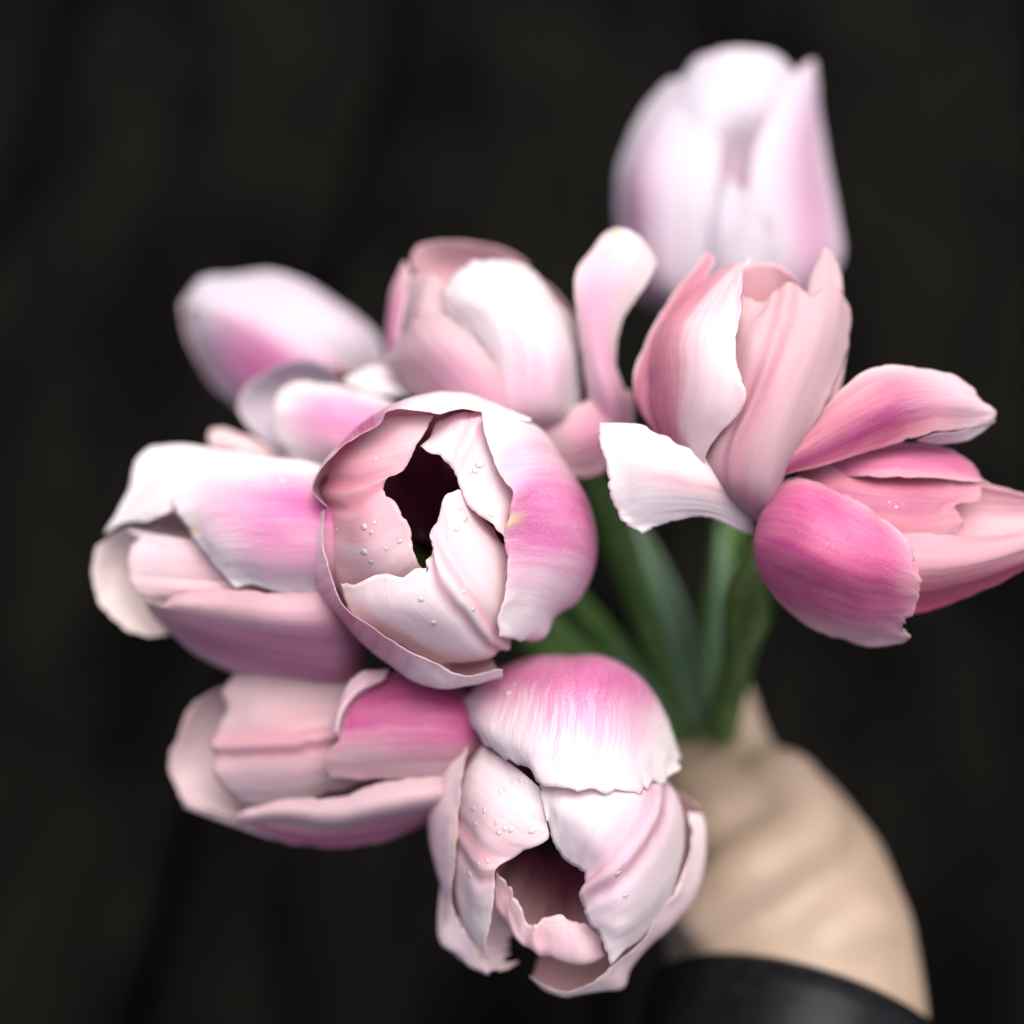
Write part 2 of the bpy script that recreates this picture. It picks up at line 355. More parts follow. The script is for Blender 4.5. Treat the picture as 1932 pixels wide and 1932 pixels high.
T1.petal([[(990,1050,-555),(1010,1050,-555)],
  [(850,1450,-350),(1000,1480,-350),(1150,1420,-350),(1250,1250,-350)],
  [(860,1722,-160),(1000,1717,-125),(1150,1682,-112),(1260,1610,-110),(1330,1500,-110),(1400,1350,-120)],
  [(600,1600,-110),(750,1600,-72),(900,1545,-42),(1060,1455,-22),(1130,1385,-15),(1180,1250,-25),(1250,1120,-52),(1330,1080,-92)],
  [(330,1432,-62),(480,1400,-22),(640,1370,0),(800,1320,8),(900,1220,12),(960,1100,5),(1030,950,-8),(1100,900,-35),(1230,1000,-75)],
  [(268,1240,-40),(340,1252,-20),(540,1190,0),(640,1212,5),(740,1150,10),(795,1148,11),(778,1112,13),(820,1085,12),(805,960,5),(860,850,0),(900,720,-5),(945,690,-12),(1010,690,-32),(1100,800,-55),(1200,920,-75)]],
  f=0.45, w=0.34, c=0.50, vr=(0.0,0.62), hue='s', tint=0.30, rib=0.65, ribd=6, jag=0.6, inf=0.4, itint=0.6)

# ---- tulip whose torn mouth hangs forward
T2 = Tulip(Z2, (850, 720, -560), (830, 1000, -300), 0, 'torn edged pink tulip nodding forward in front of the bare wrist')
T2.petal([[(800,650,-560),(850,640,-560),(900,650,-560)],
  [(480,420,-430),(650,260,-430),(850,220,-430),(1050,260,-430),(1200,450,-430)],
  [(330,350,-300),(450,215,-300),(650,125,-300),(850,116,-290),(1000,118,-300),(1180,220,-300),(1300,400,-300),(1370,600,-300)],
  [(312,348,-260),(500,350,-130),(700,320,-70),(900,310,-60),(1080,360,-90),(1230,480,-150),(1378,640,-250)],
  [(330,410,-240),(480,520,-80),(680,560,-10),(880,560,0),(1080,600,-30),(1240,660,-110),(1385,658,-235)],
  [(345,475,-220),(400,512,-170),(420,560,-150),(590,660,-50),(640,692,-20),(680,758,0),(760,768,12),(880,792,20),(1000,802,10),(1100,792,-10),(1180,812,-40),(1240,772,-80),(1310,752,-140),(1350,712,-180),(1386,666,-222)]],
  f=0.9, w=0.40, c=0.40, vr=(0.48,0.93), hue='m', tint=0.05, jag=1.5, inf=0.2)
T2.petal([[(820,700,-560),(950,750,-560)],
  [(760,680,-350),(900,600,-330),(1100,600,-330),(1230,750,-350),(1250,950,-360)],
  [(690,740,-70),(900,670,-90),(1130,670,-110),(1290,770,-150),(1385,930,-180),(1392,1050,-190),(1370,1180,-190),(1285,1410,-190)],
  [(680,765,-40),(850,770,-20),(1030,790,-8),(1190,900,-15),(1250,1050,-35),(1255,1250,-70),(1170,1530,-150)],
  [(700,850,-25),(800,900,5),(900,970,18),(1005,1100,18),(1040,1220,8),(1070,1370,-15),(1090,1580,-100)],
  [(722,915,-20),(742,1010,-25),(775,1090,-28),(830,1152,-28),(900,1190,-18),(880,1300,-30),(920,1430,-45),(980,1505,-55),(1032,1642,-90)]],
  f=0.40, w=0.20, c=0.52, vr=(0.0,1.2), hue='l', tint=0.10, rib=0.6, ribd=6, jag=0.8)
T2.petal([[(800,720,-560),(820,760,-560)],
  [(600,650,-380),(500,750,-380),(450,900,-380),(460,1050,-380),(500,1200,-380)],
  [(400,560,-230),(320,700,-200),(288,850,-190),(275,1000,-190),(265,1150,-200),(280,1320,-210),(340,1480,-215)],
  [(430,570,-175),(390,700,-130),(355,850,-110),(335,1000,-110),(318,1150,-130),(320,1300,-150),(360,1480,-170),(430,1610,-170)],
  [(600,690,-70),(560,850,-48),(500,960,-42),(430,1070,-52),(400,1190,-70),(380,1330,-100),(390,1480,-140),(440,1615,-150)],
  [(690,770,-40),(722,900,-30),(740,1005,-30),(600,1090,-38),(480,1168,-48),(468,1300,-70),(440,1450,-100),(430,1560,-120),(450,1622,-130)]],
  f=0.45, w=0.22, c=0.52, vr=(0.0,1.2), hue='s', tint=0.22, rib=0.45, ribd=4, jag=0.6)
T2.petal([[(780,740,-555),(800,780,-555)],
  [(350,620,-360),(235,850,-360),(235,1050,-360),(330,1250,-360)],
  [(335,495,-262),(240,620,-252),(190,720,-250),(152,900,-250),(165,1080,-250),(205,1250,-245),(225,1330,-242),(206,1430,-240),(208,1530,-240),(290,1590,-240),(345,1655,-240),(430,1690,-240)],
  [(342,500,-240),(335,580,-200),(312,700,-165),(290,850,-150),(278,1000,-150),(268,1150,-150),(250,1250,-155),(262,1340,-175),(300,1430,-195),(345,1510,-205),(400,1590,-215),(445,1655,-228)]],
  f=0.6, w=0.30, c=0.45, vr=(0.0,0.9), hue='m', tint=0.35, yellow=0.5, jag=0.8)
T2.petal([[(800,760,-540),(830,800,-540)],
  [(330,1350,-290),(340,1480,-290),(360,1600,-270),(440,1675,-252)],
  [(450,1250,-300),(470,1400,-300),(490,1540,-290),(515,1664,-265)],
  [(560,1300,-300),(585,1440,-300),(575,1540,-290),(592,1640,-275)]],
  f=0.3, tint=0.35, inf=0.1, itint=0.3, jag=3.0, und=3)
T2.petal([[(850,800,-550),(880,800,-550)],
  [(500,1300,-270),(600,1430,-270),(720,1510,-270),(880,1560,-260),(1000,1520,-270)],
  [(478,1340,-170),(524,1420,-172),(590,1500,-164),(650,1545,-158),(730,1575,-150),(880,1604,-152),(1010,1585,-170)],
  [(475,1352,-118),(520,1432,-120),(585,1522,-110),(640,1556,-104),(700,1578,-98),(780,1606,-94),(880,1624,-96),(1016,1600,-112)],
  [(470,1240,-90),(520,1340,-99),(570,1430,-105),(640,1500,-98),(720,1480,-80),(800,1480,-76),(900,1520,-84),(1010,1560,-104)],
  [(480,1180,-62),(545,1260,-75),(600,1350,-85),(652,1440,-90),(700,1405,-80),(750,1386,-75),(830,1400,-80),(920,1440,-90),(1000,1480,-100)]],
  f=0.5, w=0.4, hue='s', vr=(0,0.85), tint=0.6, jag=1.6, und=9, ribd=4, rib=0.4)
T2.petal([[(880,740,-555),(900,780,-555)],
  [(1400,800,-400),(1400,1100,-400),(1250,1350,-390),(1050,1550,-370),(850,1620,-350),(680,1600,-340)],
  [(1490,890,-290),(1502,1080,-275),(1450,1300,-260),(1330,1450,-240),(1200,1570,-230),(1130,1660,-220),(1095,1752,-210),(1000,1768,-202),(900,1785,-200),(820,1794,-200),(720,1767,-200),(640,1706,-200)],
  [(1425,880,-245),(1432,980,-220),(1410,1130,-195),(1350,1280,-172),(1250,1420,-152),(1150,1560,-132),(1030,1655,-120),(950,1720,-125),(880,1762,-132),(820,1778,-138),(720,1752,-152),(660,1717,-162),(628,1692,-172)]],
  f=0.45, w=0.30, c=0.5, vr=(0.0,0.93), hue='s', tint=0.28, jag=0.8, inf=0.2, itint=0.55)

# ---- tulip lying to the side beside the open one
T3 = Tulip(Z3, (1720, 800, -60), (1000, 850, -20), -330, 'pale tulip with closed mouth lying level beside the open mouthed tulip')
T3.petal([[(1700,600,-40),(1720,700,-20),(1700,800,-20)],
  [(1440,290,60),(1480,450,170),(1500,650,230),(1500,850,220),(1480,1060,160)],
  [(1150,243,40),(1150,420,170),(1160,620,230),(1170,830,230),(1200,1065,170)],
  [(880,265,20),(850,400,120),(840,580,180),(860,780,190),(1050,1020,160)],
  [(680,395,-10),(600,450,30),(545,490,60),(562,570,95),(640,680,110),(700,800,130),(780,885,140),(930,1045,150)]],
  f=0.9, w=0.36, c=0.55, vr=(0.0,0.93), hue='l', tint=0.06, yellow=0.9, jag=0.5)
T3.petal([[(1700,900,-40),(1710,1000,-60),(1700,1100,-100)],
  [(1480,1040,170),(1500,1200,180),(1530,1400,120),(1560,1560,40),(1600,1655,-60)],
  [(1200,1065,175),(1220,1200,190),(1230,1350,140),(1230,1500,50),(1230,1612,-60)],
  [(930,1048,160),(900,1150,165),(870,1280,120),(850,1420,30),(830,1512,-60)],
  [(650,1062,130),(620,1130,140),(600,1210,110),(590,1290,40),(580,1342,-40)],
  [(530,1095,110),(490,1140,110),(385,1108,90),(400,1150,70),(430,1207,0)]],
  f=0.6, w=0.36, c=0.60, vr=(0.0,1.0), hue='m', tint=0.55, pale='p', yellow=0.4, jag=0.4)
T3.petal([[(1500,800,-30),(1500,950,-30)],
  [(1000,780,80),(1000,950,100),(1020,1100,80)], [(640,740,60),(640,880,85),(650,1000,80),(700,1100,60)],
  [(265,685,-20),(360,745,10),(300,800,20),(285,900,25),(300,990,25),(380,1070,40)]],
  f=0.3, w=0.3, hue='s', tint=0.45, jag=0.4)
T3.petal([[(1500,1000,-30),(1500,1100,-40)],
  [(1000,1000,110),(1000,1080,118),(1000,1150,100)], [(640,990,90),(640,1050,98),(640,1110,80)], [(283,960,30),(300,1005,35),(380,1100,45)]],
  f=0.3, w=0.3, hue='s', tint=0.55, jag=0.4, und=2)
T3.petal([[(1500,950,-150),(1500,1050,-150)],
  [(900,800,-120),(850,1000,-170),(850,1200,-170),(900,1400,-150)], [(500,680,-100),(420,900,-150),(430,1100,-150),(560,1300,-120)],
  [(270,650,-70),(180,720,-60),(110,780,-60),(70,950,-70),(90,1080,-70),(180,1200,-70),(280,1280,-70),(440,1332,-70),(545,1320,-80)]],
  f=0.4, tint=0.2, inf=0.05, itint=0.05, jag=0.8)
T3.petal([[(1600,500,-150),(1600,600,-100)],
  [(1000,228,-60),(1000,330,20),(1000,500,60)], [(600,172,-80),(560,300,0),(560,420,40),(620,560,60)],
  [(420,188,-90),(330,265,-60),(292,440,-40),(220,580,-40),(145,715,-50),(265,645,-10),(400,640,20)]],
  f=0.12, w=0.3, hue='l', tint=0.04, jag=0.5, c=0.6)
# ---- tulip below it
T4 = Tulip(Z4, (1960, 640, -60), (1100, 700, 0), -360, 'half open dark pink tulip with curled petal edge under the level tulip')
T4.petal([[(1700,550,-60),(1700,650,-40),(1700,750,-60)],
  [(1200,250,0),(1200,450,80),(1200,650,90),(1200,850,60)], [(850,230,0),(850,420,80),(850,600,120),(850,760,110),(850,960,60)],
  [(620,218,-20),(600,400,60),(590,600,95),(600,780,85),(640,980,40)],
  [(480,216,-40),(390,320,-10),(410,420,20),(365,520,35),(318,620,45),(350,690,50),(332,780,45),(400,870,35),(490,965,20)]],
  f=0.35, w=0.2, c=0.58, vr=(0,1.0), hue='s', tint=0.25, pale='p', rib=0.6, ribd=7, jag=0.7)
T4.petal([[(1950,500,-40),(1960,600,-20),(1950,700,-40)],
  [(1750,330,60),(1760,480,140),(1760,620,150),(1720,800,110)], [(1400,220,90),(1400,400,160),(1400,600,180),(1400,830,130)],
  [(1250,285,122),(1180,420,165),(1150,600,180),(1150,832,135)],
  [(1240,300,130),(1130,380,165),(1075,480,175),(1045,605,180),(975,700,165),(965,770,150),(1000,822,140)]],
  f=0.95, w=0.42, c=0.30, vr=(0,1.3), hue='d', tint=0.7, pale='p', jag=0.4)  # magenta petal, its darker hue also painting in shade from the tulips above
T4.petal([[(1240,302,128),(1130,390,163),(1072,490,173),(1047,600,178)],
  [(1300,270,152),(1165,325,190),(1072,430,195),(1032,560,192)], [(1335,205,125),(1180,220,155),(1070,340,170),(1020,500,170),(1000,605,165)]],
  f=0.15, tint=0.5, inf=0.1, itint=0.55, jag=0.4, closed=False, name='curled_petal_edge', nu=30, nv=16, und=1)
T4.petal([[(1900,850,-60),(1900,950,-80)],
  [(1600,810,130),(1610,900,150),(1600,1000,80),(1560,1077,-20)], [(1250,850,135),(1260,960,155),(1250,1080,90),(1240,1192,-20)],
  [(1050,928,125),(1030,1010,135),(1000,1110,80),(960,1214,-20)], [(750,940,85),(730,1000,90),(720,1070,50),(700,1162,-20)],
  [(530,998,50),(480,1025,50),(450,1050,40),(500,1075,0),(560,1102,-20)]],
  f=0.8, w=0.30, c=0.80, vr=(0,1.1), hue='c', tint=0.4, pale='p', jag=0.7)
T4.petal([[(1400,550,-150),(1400,800,-150)],
  [(800,300,-110),(750,550,-150),(750,800,-150),(850,1050,-100)], [(480,300,-100),(420,500,-130),(420,750,-120),(560,1030,-60)],
  [(375,326,-60),(230,398,-60),(150,560,-70),(88,720,-80),(108,830,-80),(165,960,-60),(300,1015,-40),(440,1055,-20)]],
  f=0.5, tint=0.3, inf=0.05, itint=0.2, pale='p', jag=0.8)
T4.petal([[(1100,1100,-60),(1100,1205,-60)], [(700,1080,-30),(690,1160,-50)], [(450,1058,-15),(440,1078,-40)], [(170,962,-55),(180,987,-65)]],
  f=0.6, hue='s', tint=0.4, jag=0.5, und=2)

# ---- far bud
T5 = Tulip(Z8, (1450, 1120, -120), (800, 640, -60), -900, 'blurred lilac tulip bud leaning out at the far side of the bouquet')
T5.pale = 'h'
T5.petal([[(1200,1150,60),(1300,1000,80),(1380,900,40)], [(640,1130,40),(840,960,120),(1000,800,150),(1150,680,140)],
  [(400,960,0),(560,760,110),(760,610,150),(960,560,140)], [(225,640,-20),(350,520,80),(480,430,120),(700,430,125)],
  [(150,470,-40),(200,390,0),(300,350,50),(420,360,80)]], f=1.0, w=0.46, c=0.52, vr=(0,0.93), hue='l', tint=0.1, pale='w', yellow=0.9, jag=0.3)
T5.petal([[(1380,1000,20),(1500,850,0)], [(1100,760,110),(1280,620,90),(1450,560,-20)], [(700,500,120),(900,330,90),(1050,230,-40)],
  [(300,390,50),(480,230,30),(830,135,-50)], [(120,330,-40),(200,190,-60),(480,122,-70),(700,118,-80)]], f=0.12, w=0.6, hue='l', tint=0.04, vr=(0,0.85), jag=0.3)
T5.petal([[(1300,1150,-60),(1350,1100,-80)], [(640,1130,-20),(700,1000,-140),(800,900,-160)], [(330,900,-40),(400,750,-150),(500,600,-170)],
  [(120,500,-50),(200,400,-130),(300,300,-150)], [(95,330,-70),(150,250,-90),(260,180,-100)]], f=0.5, hue='l', tint=0.1, jag=0.3)
T5.petal([[(1400,1100,-100),(1450,1000,-120)], [(1000,850,-150),(1250,680,-140),(1440,580,-60)], [(600,500,-160),(850,350,-150),(1030,240,-80)],
  [(300,330,-130),(500,230,-120),(820,150,-90)], [(180,230,-90),(400,140,-90),(680,125,-90)]], f=0.3, hue='l', tint=0.1, jag=0.3)
# ---- small tulip between
T6 = Tulip(Z8, (1750, 1250, -60), (1200, 1100, -20), -470, 'small half hidden tulip with grey inner petal tucked between two others')
T6.petal([[(1700,1150,-20),(1700,1300,-20)], [(1480,975,40),(1450,1150,100),(1350,1330,110),(1200,1480,60)],
  [(1150,888,30),(1120,1080,110),(1080,1270,110),(1000,1450,50)], [(930,866,10),(900,1050,80),(880,1220,80),(860,1400,40)],
  [(830,885,-10),(760,940,10),(735,1020,30),(718,1100,40),(725,1200,40),(745,1270,40),(800,1375,20)]],
  f=0.95, w=0.34, c=0.48, vr=(0,0.92), hue='l', tint=0.05, jag=0.5)
T6.petal([[(1500,1200,-120),(1450,1300,-120)], [(1200,900,-90),(1050,1000,-120),(950,1150,-120),(950,1350,-80)],
  [(1100,800,-70),(900,830,-120),(750,1000,-130),(720,1150,-110),(800,1350,-60)],
  [(1190,835,-40),(1080,755,-50),(1000,722,-60),(900,715,-70),(800,738,-70),(620,820,-70),(490,950,-70),(478,1080,-70),(580,1210,-60),(760,1370,-30)]],
  f=0.3, tint=0.2, inf=0.0, itint=0.0, pale='g', jag=0.4)
T6.petal([[(2000,1000,-20),(2000,1100,-20)], [(1700,870,-20),(1760,940,30),(1820,985,40)], [(1450,755,-30),(1480,850,20),(1480,955,40)],
  [(1260,825,-20),(1205,865,0),(1240,888,10)]], f=0.5, w=0.35, c=0.4, vr=(0,0.8), hue='l', tint=0.1, yellow=0.8, jag=0.5)
T6.petal([[(1000,1350,-60),(1000,1450,-60)], [(780,1350,-50),(740,1430,-20),(700,1500,-30)], [(520,1225,-60),(500,1330,0),(480,1400,-20)],
  [(380,1172,-70),(300,1188,-50),(273,1270,-30),(290,1330,-30)]], f=0.5, w=0.35, c=0.6, vr=(0,0.85), hue='l', tint=0.3, yellow=0.8, jag=0.4)

# ---- tulip with flung out petal
T7 = Tulip(Z7, (1620, 1640, -60), (1150, 950, 0), -400, 'rounded white and pink tulip with one petal flung upright, behind the open one')
T7.petal([[(1450,1600,-40),(1560,1600,-20),(1640,1580,-40)], [(950,1430,70),(1200,1400,130),(1480,1350,130),(1725,1330,10)],
  [(930,1060,90),(1180,990,150),(1480,950,140),(1728,1010,-20)], [(880,860,110),(1100,700,155),(1350,650,130),(1690,790,-20)],
  [(730,690,95),(880,550,140),(1150,450,130),(1480,500,-10)],
  [(695,600,80),(690,520,70),(715,440,60),(780,360,50),(860,305,50),(1000,270,40),(1150,265,10),(1300,300,-20),(1400,370,-30)]],
  f=0.55, w=0.30, c=0.42, vr=(0,0.62), hue='l', tint=0.12, jag=0.3, ribd=4)
T7.petal([[(1200,1600,-20),(1300,1600,0)], [(700,1450,60),(900,1400,130),(1100,1380,140),(1260,1400,120)],
  [(450,1250,40),(650,1150,120),(850,1080,150),(1100,1090,145)], [(300,1080,10),(450,950,90),(650,850,130),(900,840,130)],
  [(222,1030,-20),(330,920,10),(400,810,30),(500,705,70),(620,665,90),(720,695,100)]],
  f=0.5, w=0.36, c=0.55, vr=(0,0.85), hue='l', tint=0.4, jag=0.3, pale='p')
T7.petal([[(1100,1400,20),(1200,1350,20)], [(450,1000,20),(650,900,80),(900,850,90)], [(400,800,0),(520,700,60),(720,690,80)],
  [(410,600,-20),(540,560,40),(690,560,60)], [(440,390,-40),(500,370,-20),(590,372,0),(680,415,20),(720,440,40)]], f=0.3, w=0.3, hue='s', tint=0.3, jag=0.3, pale='p')
T7.petal([[(700,1400,-60),(800,1350,-60)], [(260,950,-80),(300,930,-30),(360,880,-10)], [(258,720,-90),(310,700,-40),(400,680,-20)],
  [(300,500,-100),(350,500,-60),(420,500,-40)], [(360,350,-110),(395,290,-100),(440,370,-60)]], f=0.8, w=0.5, vr=(0,1.0), hue='d', tint=0.5, yellow=0.6, jag=0.3, und=2)
T7.petal([[(1200,1300,-150),(1300,1250,-150)], [(600,700,-130),(800,650,-160),(1000,600,-160),(1300,600,-130)], [(500,400,-120),(700,330,-150),(950,300,-150),(1300,350,-120)],
  [(445,330,-90),(455,230,-90),(500,170,-90),(620,128,-95),(800,130,-100),(950,145,-100),(1100,170,-100),(1250,240,-90),(1340,310,-80)]],
  f=0.5, tint=0.2, inf=0.75, itint=0.7, jag=0.3)
T7.petal([[(130,920,-20),(220,950,-10),(290,920,-40)], [(118,740,40),(200,755,65),(275,770,30),(303,800,-20)],
  [(88,500,75),(150,520,92),(200,530,84),(234,560,50)], [(60,290,84),(140,320,98),(215,350,90),(266,392,64)],
  [(72,190,72),(170,190,90),(280,200,88),(350,262,62)], [(140,100,60),(200,25,60),(275,20,70),(340,60,70),(382,110,60),(404,155,50)]],
  zf=Z6, f=0.6, w=0.34, c=0.38, vr=(0,0.95), hue='l', tint=0.3, yellow=0.8, jag=0.3, inf=0.1, itint=0.15, und=3)
T7.petal([[(300,690,-20),(310,800,-20),(290,890,-30)], [(150,722,45),(200,850,50),(225,1000,10)], [(40,765,55),(80,880,65),(140,1050,10)],
  [(-110,800,50),(-100,880,55),(-30,960,50),(60,1055,20)]], zf=Z6, f=0.5, w=0.4, hue='l', tint=0.5, jag=0.3, closed=False, pale='p')

# ---- tall blurred tulip
T8 = Tulip(Z9, (1000, 1800, -60), (950, 900, 0), -900, 'tall blurred pale lilac tulip standing upright at the back of the bouquet')
T8.pale = 'g'  # grey lilac base stands in for the shade at the back
T8.petal([[(950,1700,-40),(1050,1700,-40)], [(500,1200,60),(800,1250,100),(1000,1250,60),(1250,1200,40)], [(450,800,60),(750,800,110),(950,800,40),(1250,800,60)],
  [(560,400,20),(800,400,90),(1000,420,80),(1300,450,20)], [(600,300,-20),(700,170,0),(850,105,20),(1000,90,20),(1130,110,20),(1220,165,0),(1290,245,-20)]],
  f=0.3, w=0.55, hue='l', tint=0.06, vr=(0,0.7), jag=0.3, und=6, pale='h')
T8.petal([[(850,1750,0),(900,1750,20)], [(330,1550,-20),(550,1500,120),(800,1450,150)], [(238,1150,-40),(450,1120,120),(820,1000,170)], [(240,850,-50),(450,800,110),(850,750,140)],
  [(330,560,-60),(420,410,-50),(560,280,-30),(700,400,60),(800,560,110),(870,700,140)]], f=0.45, w=0.4, c=0.35, hue='l', tint=0.06, pale='h', jag=0.3)
T8.petal([[(1100,1750,20),(1150,1750,0)], [(1000,1350,150),(1250,1400,130),(1560,1350,-20)], [(1010,1000,160),(1250,1000,120),(1532,1050,-40)],
  [(1050,700,130),(1250,650,100),(1472,700,-40)], [(1150,450,90),(1290,240,30),(1400,165,0),(1420,260,-30),(1432,420,-50)]], f=0.5, w=0.34, c=0.62, vr=(0,0.97), hue='l', tint=0.06, pale='h', jag=0.3)
T8.petal([[(950,1800,40),(1050,1800,40)], [(750,1400,150),(900,1400,175),(1050,1400,150),(1150,1400,170)], [(780,1150,170),(880,1150,195),(1060,1100,150),(1180,1150,170)],
  [(870,920,175),(900,860,180),(950,900,165),(1060,990,150)]], f=0.05, w=.6, hue='l', tint=0.02, jag=0.3, und=3, pale='h')
T8.petal([[(950,1750,-60),(1100,1750,-60)], [(300,1300,-80),(600,1300,-160),(1000,1300,-170),(1450,1300,-90)], [(330,800,-90),(600,800,-160),(1000,800,-170),(1420,800,-90)],
  [(500,400,-80),(700,300,-110),(1000,200,-110),(1280,300,-80)]], f=0.3, hue='l', tint=0.1, jag=0.3)

# ---- tulip with wide spread outer petals
T9 = Tulip(Z6, (850, 1280, -40), (800, 650, 0), -190, 'upright rosy tulip with two outer petals spread wide to the sides')
T9.petal([[(820,1250,-20),(850,1260,0),(880,1250,-20)], [(420,860,20),(500,900,80),(560,930,110),(615,945,120)], [(370,650,10),(480,680,110),(620,740,160),(772,740,170)],
  [(400,450,0),(490,450,100),(610,480,150),(732,540,160)], [(500,300,-20),(570,330,60),(660,350,110),(758,340,130)], [(600,228,-40),(720,162,0),(795,138,20),(765,200,60),(758,240,80)]],
  f=0.9, w=0.36, c=0.14, vr=(0.0,1.1), hue='s', tint=0.48, jag=1.1)
T9.petal([[(820,1250,-10),(850,1260,0),(880,1250,-10)], [(540,960,50),(720,1060,125),(860,1080,130),(960,1000,70)], [(620,700,80),(800,740,150),(940,740,155),(1110,740,70)],
  [(680,450,60),(820,470,135),(930,480,130),(1060,470,110),(1200,520,0)],
  [(700,300,30),(775,298,50),(850,312,60),(890,262,50),(980,243,40),(1050,290,40),(1090,268,30),(1160,262,0),(1215,390,-30)]],
  f=0.35, w=0.3, c=0.42, vr=(0,0.85), hue='s', tint=0.35, pale='p', rib=0.35, ribd=5, jag=0.6)
T9.petal([[(850,1200,-60),(900,1200,-60)], [(700,500,-80),(850,480,-120),(1000,500,-80)], [(740,190,-40),(800,165,-60),(870,158,-70),(950,190,-60),(1000,245,-30)]],
  f=0.4, inf=0.7, itint=0.8, jag=0.3)
T9.petal([[(900,1200,-60),(950,1150,-60)], [(1000,500,-60),(1120,500,-70),(1195,520,-70)], [(1040,230,-50),(1075,160,-60),(1105,100,-60),(1150,150,-70),(1172,280,-80)]],
  f=0.9, w=0.4, vr=(0,1.1), hue='d', tint=0.4, inf=0.9, itint=0.5, ihue='d', jag=0.3)
T9.petal([[(800,1230,-40),(830,1230,-40)], [(303,665,-40),(330,680,-20),(420,700,0)], [(345,510,-50),(400,500,-30),(480,480,-10)], [(440,335,-70),(490,330,-50),(560,320,-40)],
  [(600,122,-90),(625,118,-85),(650,150,-70)]], f=0.8, w=0.5, c=0.6, vr=(0,1.1), hue='r', tint=0.5, jag=0.4, und=2)
T9.petal([[(840,1200,-20),(840,1240,-30)], [(700,1040,40),(750,1120,50),(790,1180,20),(785,1290,0)], [(540,930,100),(560,1060,130),(580,1160,110),(570,1217,80)],
  [(340,840,110),(380,990,150),(400,1130,140),(430,1255,100)], [(160,828,90),(168,950,110),(195,1040,120),(205,1120,120),(225,1190,115),(260,1245,110),(340,1287,100)]],
  f=0.45, w=0.12, c=0.45, vr=(0.3,0.9), hue='s', tint=0.10, jag=1.0, inf=0.45, itint=0.10)
T9.petal([[(860,1180,-30),(880,1190,-30)], [(930,980,60),(915,1020,80),(905,1062,60)], [(1110,750,60),(1100,880,110),(1100,1007,90)], [(1300,595,50),(1330,770,120),(1350,932,90)],
  [(1480,590,40),(1540,740,110),(1560,872,90)], [(1620,625,30),(1690,740,80),(1660,860,60)], [(1700,672,20),(1770,735,30),(1822,792,30),(1800,830,30)]],
  f=0.95, w=0.5, c=0.60, vr=(0,0.9), hue='s', tint=0.5, jag=0.6, inf=0.9, itint=0.3, ihue='s')
T9.petal([[(1480,900,83),(1560,872,90),(1660,862,60),(1795,805,31)], [(1500,908,40),(1600,919,30),(1700,899,20),(1815,818,18)]],
  f=0.1, tint=0.15, inf=0.1, itint=0.2, jag=0.3, closed=False, name='folded_petal_tip', nu=24, nv=10, und=1)
# ---- tulip pointing away to the side
T10 = Tulip(Z6, (850, 1370, -70), (1300, 1300, 0), -160, 'deep pink tulip with ragged rims pointing sideways below the spread petal')
T10.petal([[(840,1330,-60),(835,1370,-60),(850,1400,-60)], [(880,1110,-10),(838,1220,60),(822,1350,80),(850,1480,40),(900,1562,-20)],
  [(1000,1056,30),(1010,1200,140),(1020,1380,170),(1040,1540,110),(1080,1702,-20)], [(1160,1110,70),(1190,1260,160),(1220,1430,180),(1240,1600,110),(1250,1757,-20)],
  [(1300,1185,90),(1340,1310,150),(1370,1440,160),(1380,1580,110),(1400,1752,-10)],
  [(1430,1290,100),(1470,1350,120),(1490,1420,125),(1512,1500,115),(1490,1600,90),(1430,1690,50),(1465,1715,20),(1430,1747,0)]],
  f=1.0, w=0.5, c=0.45, vr=(0,1.05), hue='c', tint=0.6, jag=1.2, rib=0.5)
T10.petal([[(900,1200,-100),(950,1150,-100)], [(1150,958,-60),(1150,1020,0),(1170,1060,10)], [(1430,910,-60),(1400,980,30),(1390,1057,60)],
  [(1600,928,-60),(1620,1000,10),(1620,1064,40)], [(1700,985,-60),(1760,1040,-30),(1802,1084,0)]], f=0.85, w=0.5, vr=(0,1.1), hue='c', tint=0.7, jag=0.8, pale='p')
T10.petal([[(900,1250,-60),(900,1300,-60)], [(1050,1010,-20),(1080,1130,40),(1100,1280,60)], [(1350,1050,10),(1360,1170,60),(1400,1320,60)], [(1600,1060,10),(1580,1170,45),(1560,1310,50)],
  [(1770,1090,0),(1752,1148,20),(1650,1178,35),(1688,1235,35),(1662,1284,40)]], f=0.7, w=0.6, vr=(0,1.05), hue='s', tint=0.9, pale='p', jag=1.0, und=11)
T10.petal([[(900,1400,-60),(900,1450,-60)], [(1300,1280,60),(1300,1450,100),(1350,1620,20)], [(1500,1285,60),(1520,1430,90),(1510,1610,-10)], [(1700,1300,40),(1740,1400,70),(1750,1530,-20)],
  [(1900,1285,20),(1930,1350,40),(1930,1442,-20)], [(2030,1270,0),(2060,1310,10),(2030,1370,-10)]], f=0.95, w=0.34, c=0.85, vr=(0,1.1), hue='r', tint=0.9, pale='p', jag=0.8, und=12)
T10.petal([[(1000,1200,-100),(1000,1300,-100)], [(1500,1060,-60),(1520,1200,-80),(1550,1350,-60)], [(1800,1085,-50),(1800,1200,-70),(1820,1330,-40)], [(1960,1130,-50),(2040,1200,-60),(2030,1290,-40)]],
  f=0.4, inf=0.5, itint=0.9, jag=0.4)
T10.petal([[(870,1220,-90),(900,1180,-90)], [(960,1065,-40),(1040,1090,-10),(1100,1150,0)], [(1100,985,-60),(1180,1020,-20),(1250,1080,0)], [(1300,960,-60),(1350,1000,-30),(1400,1050,-10)]],
  f=0.6, w=0.4, vr=(0,1.1), hue='s', tint=0.5, jag=0.4)
TUL = [T1, T2, T3, T4, T5, T6, T7, T8, T9, T10]

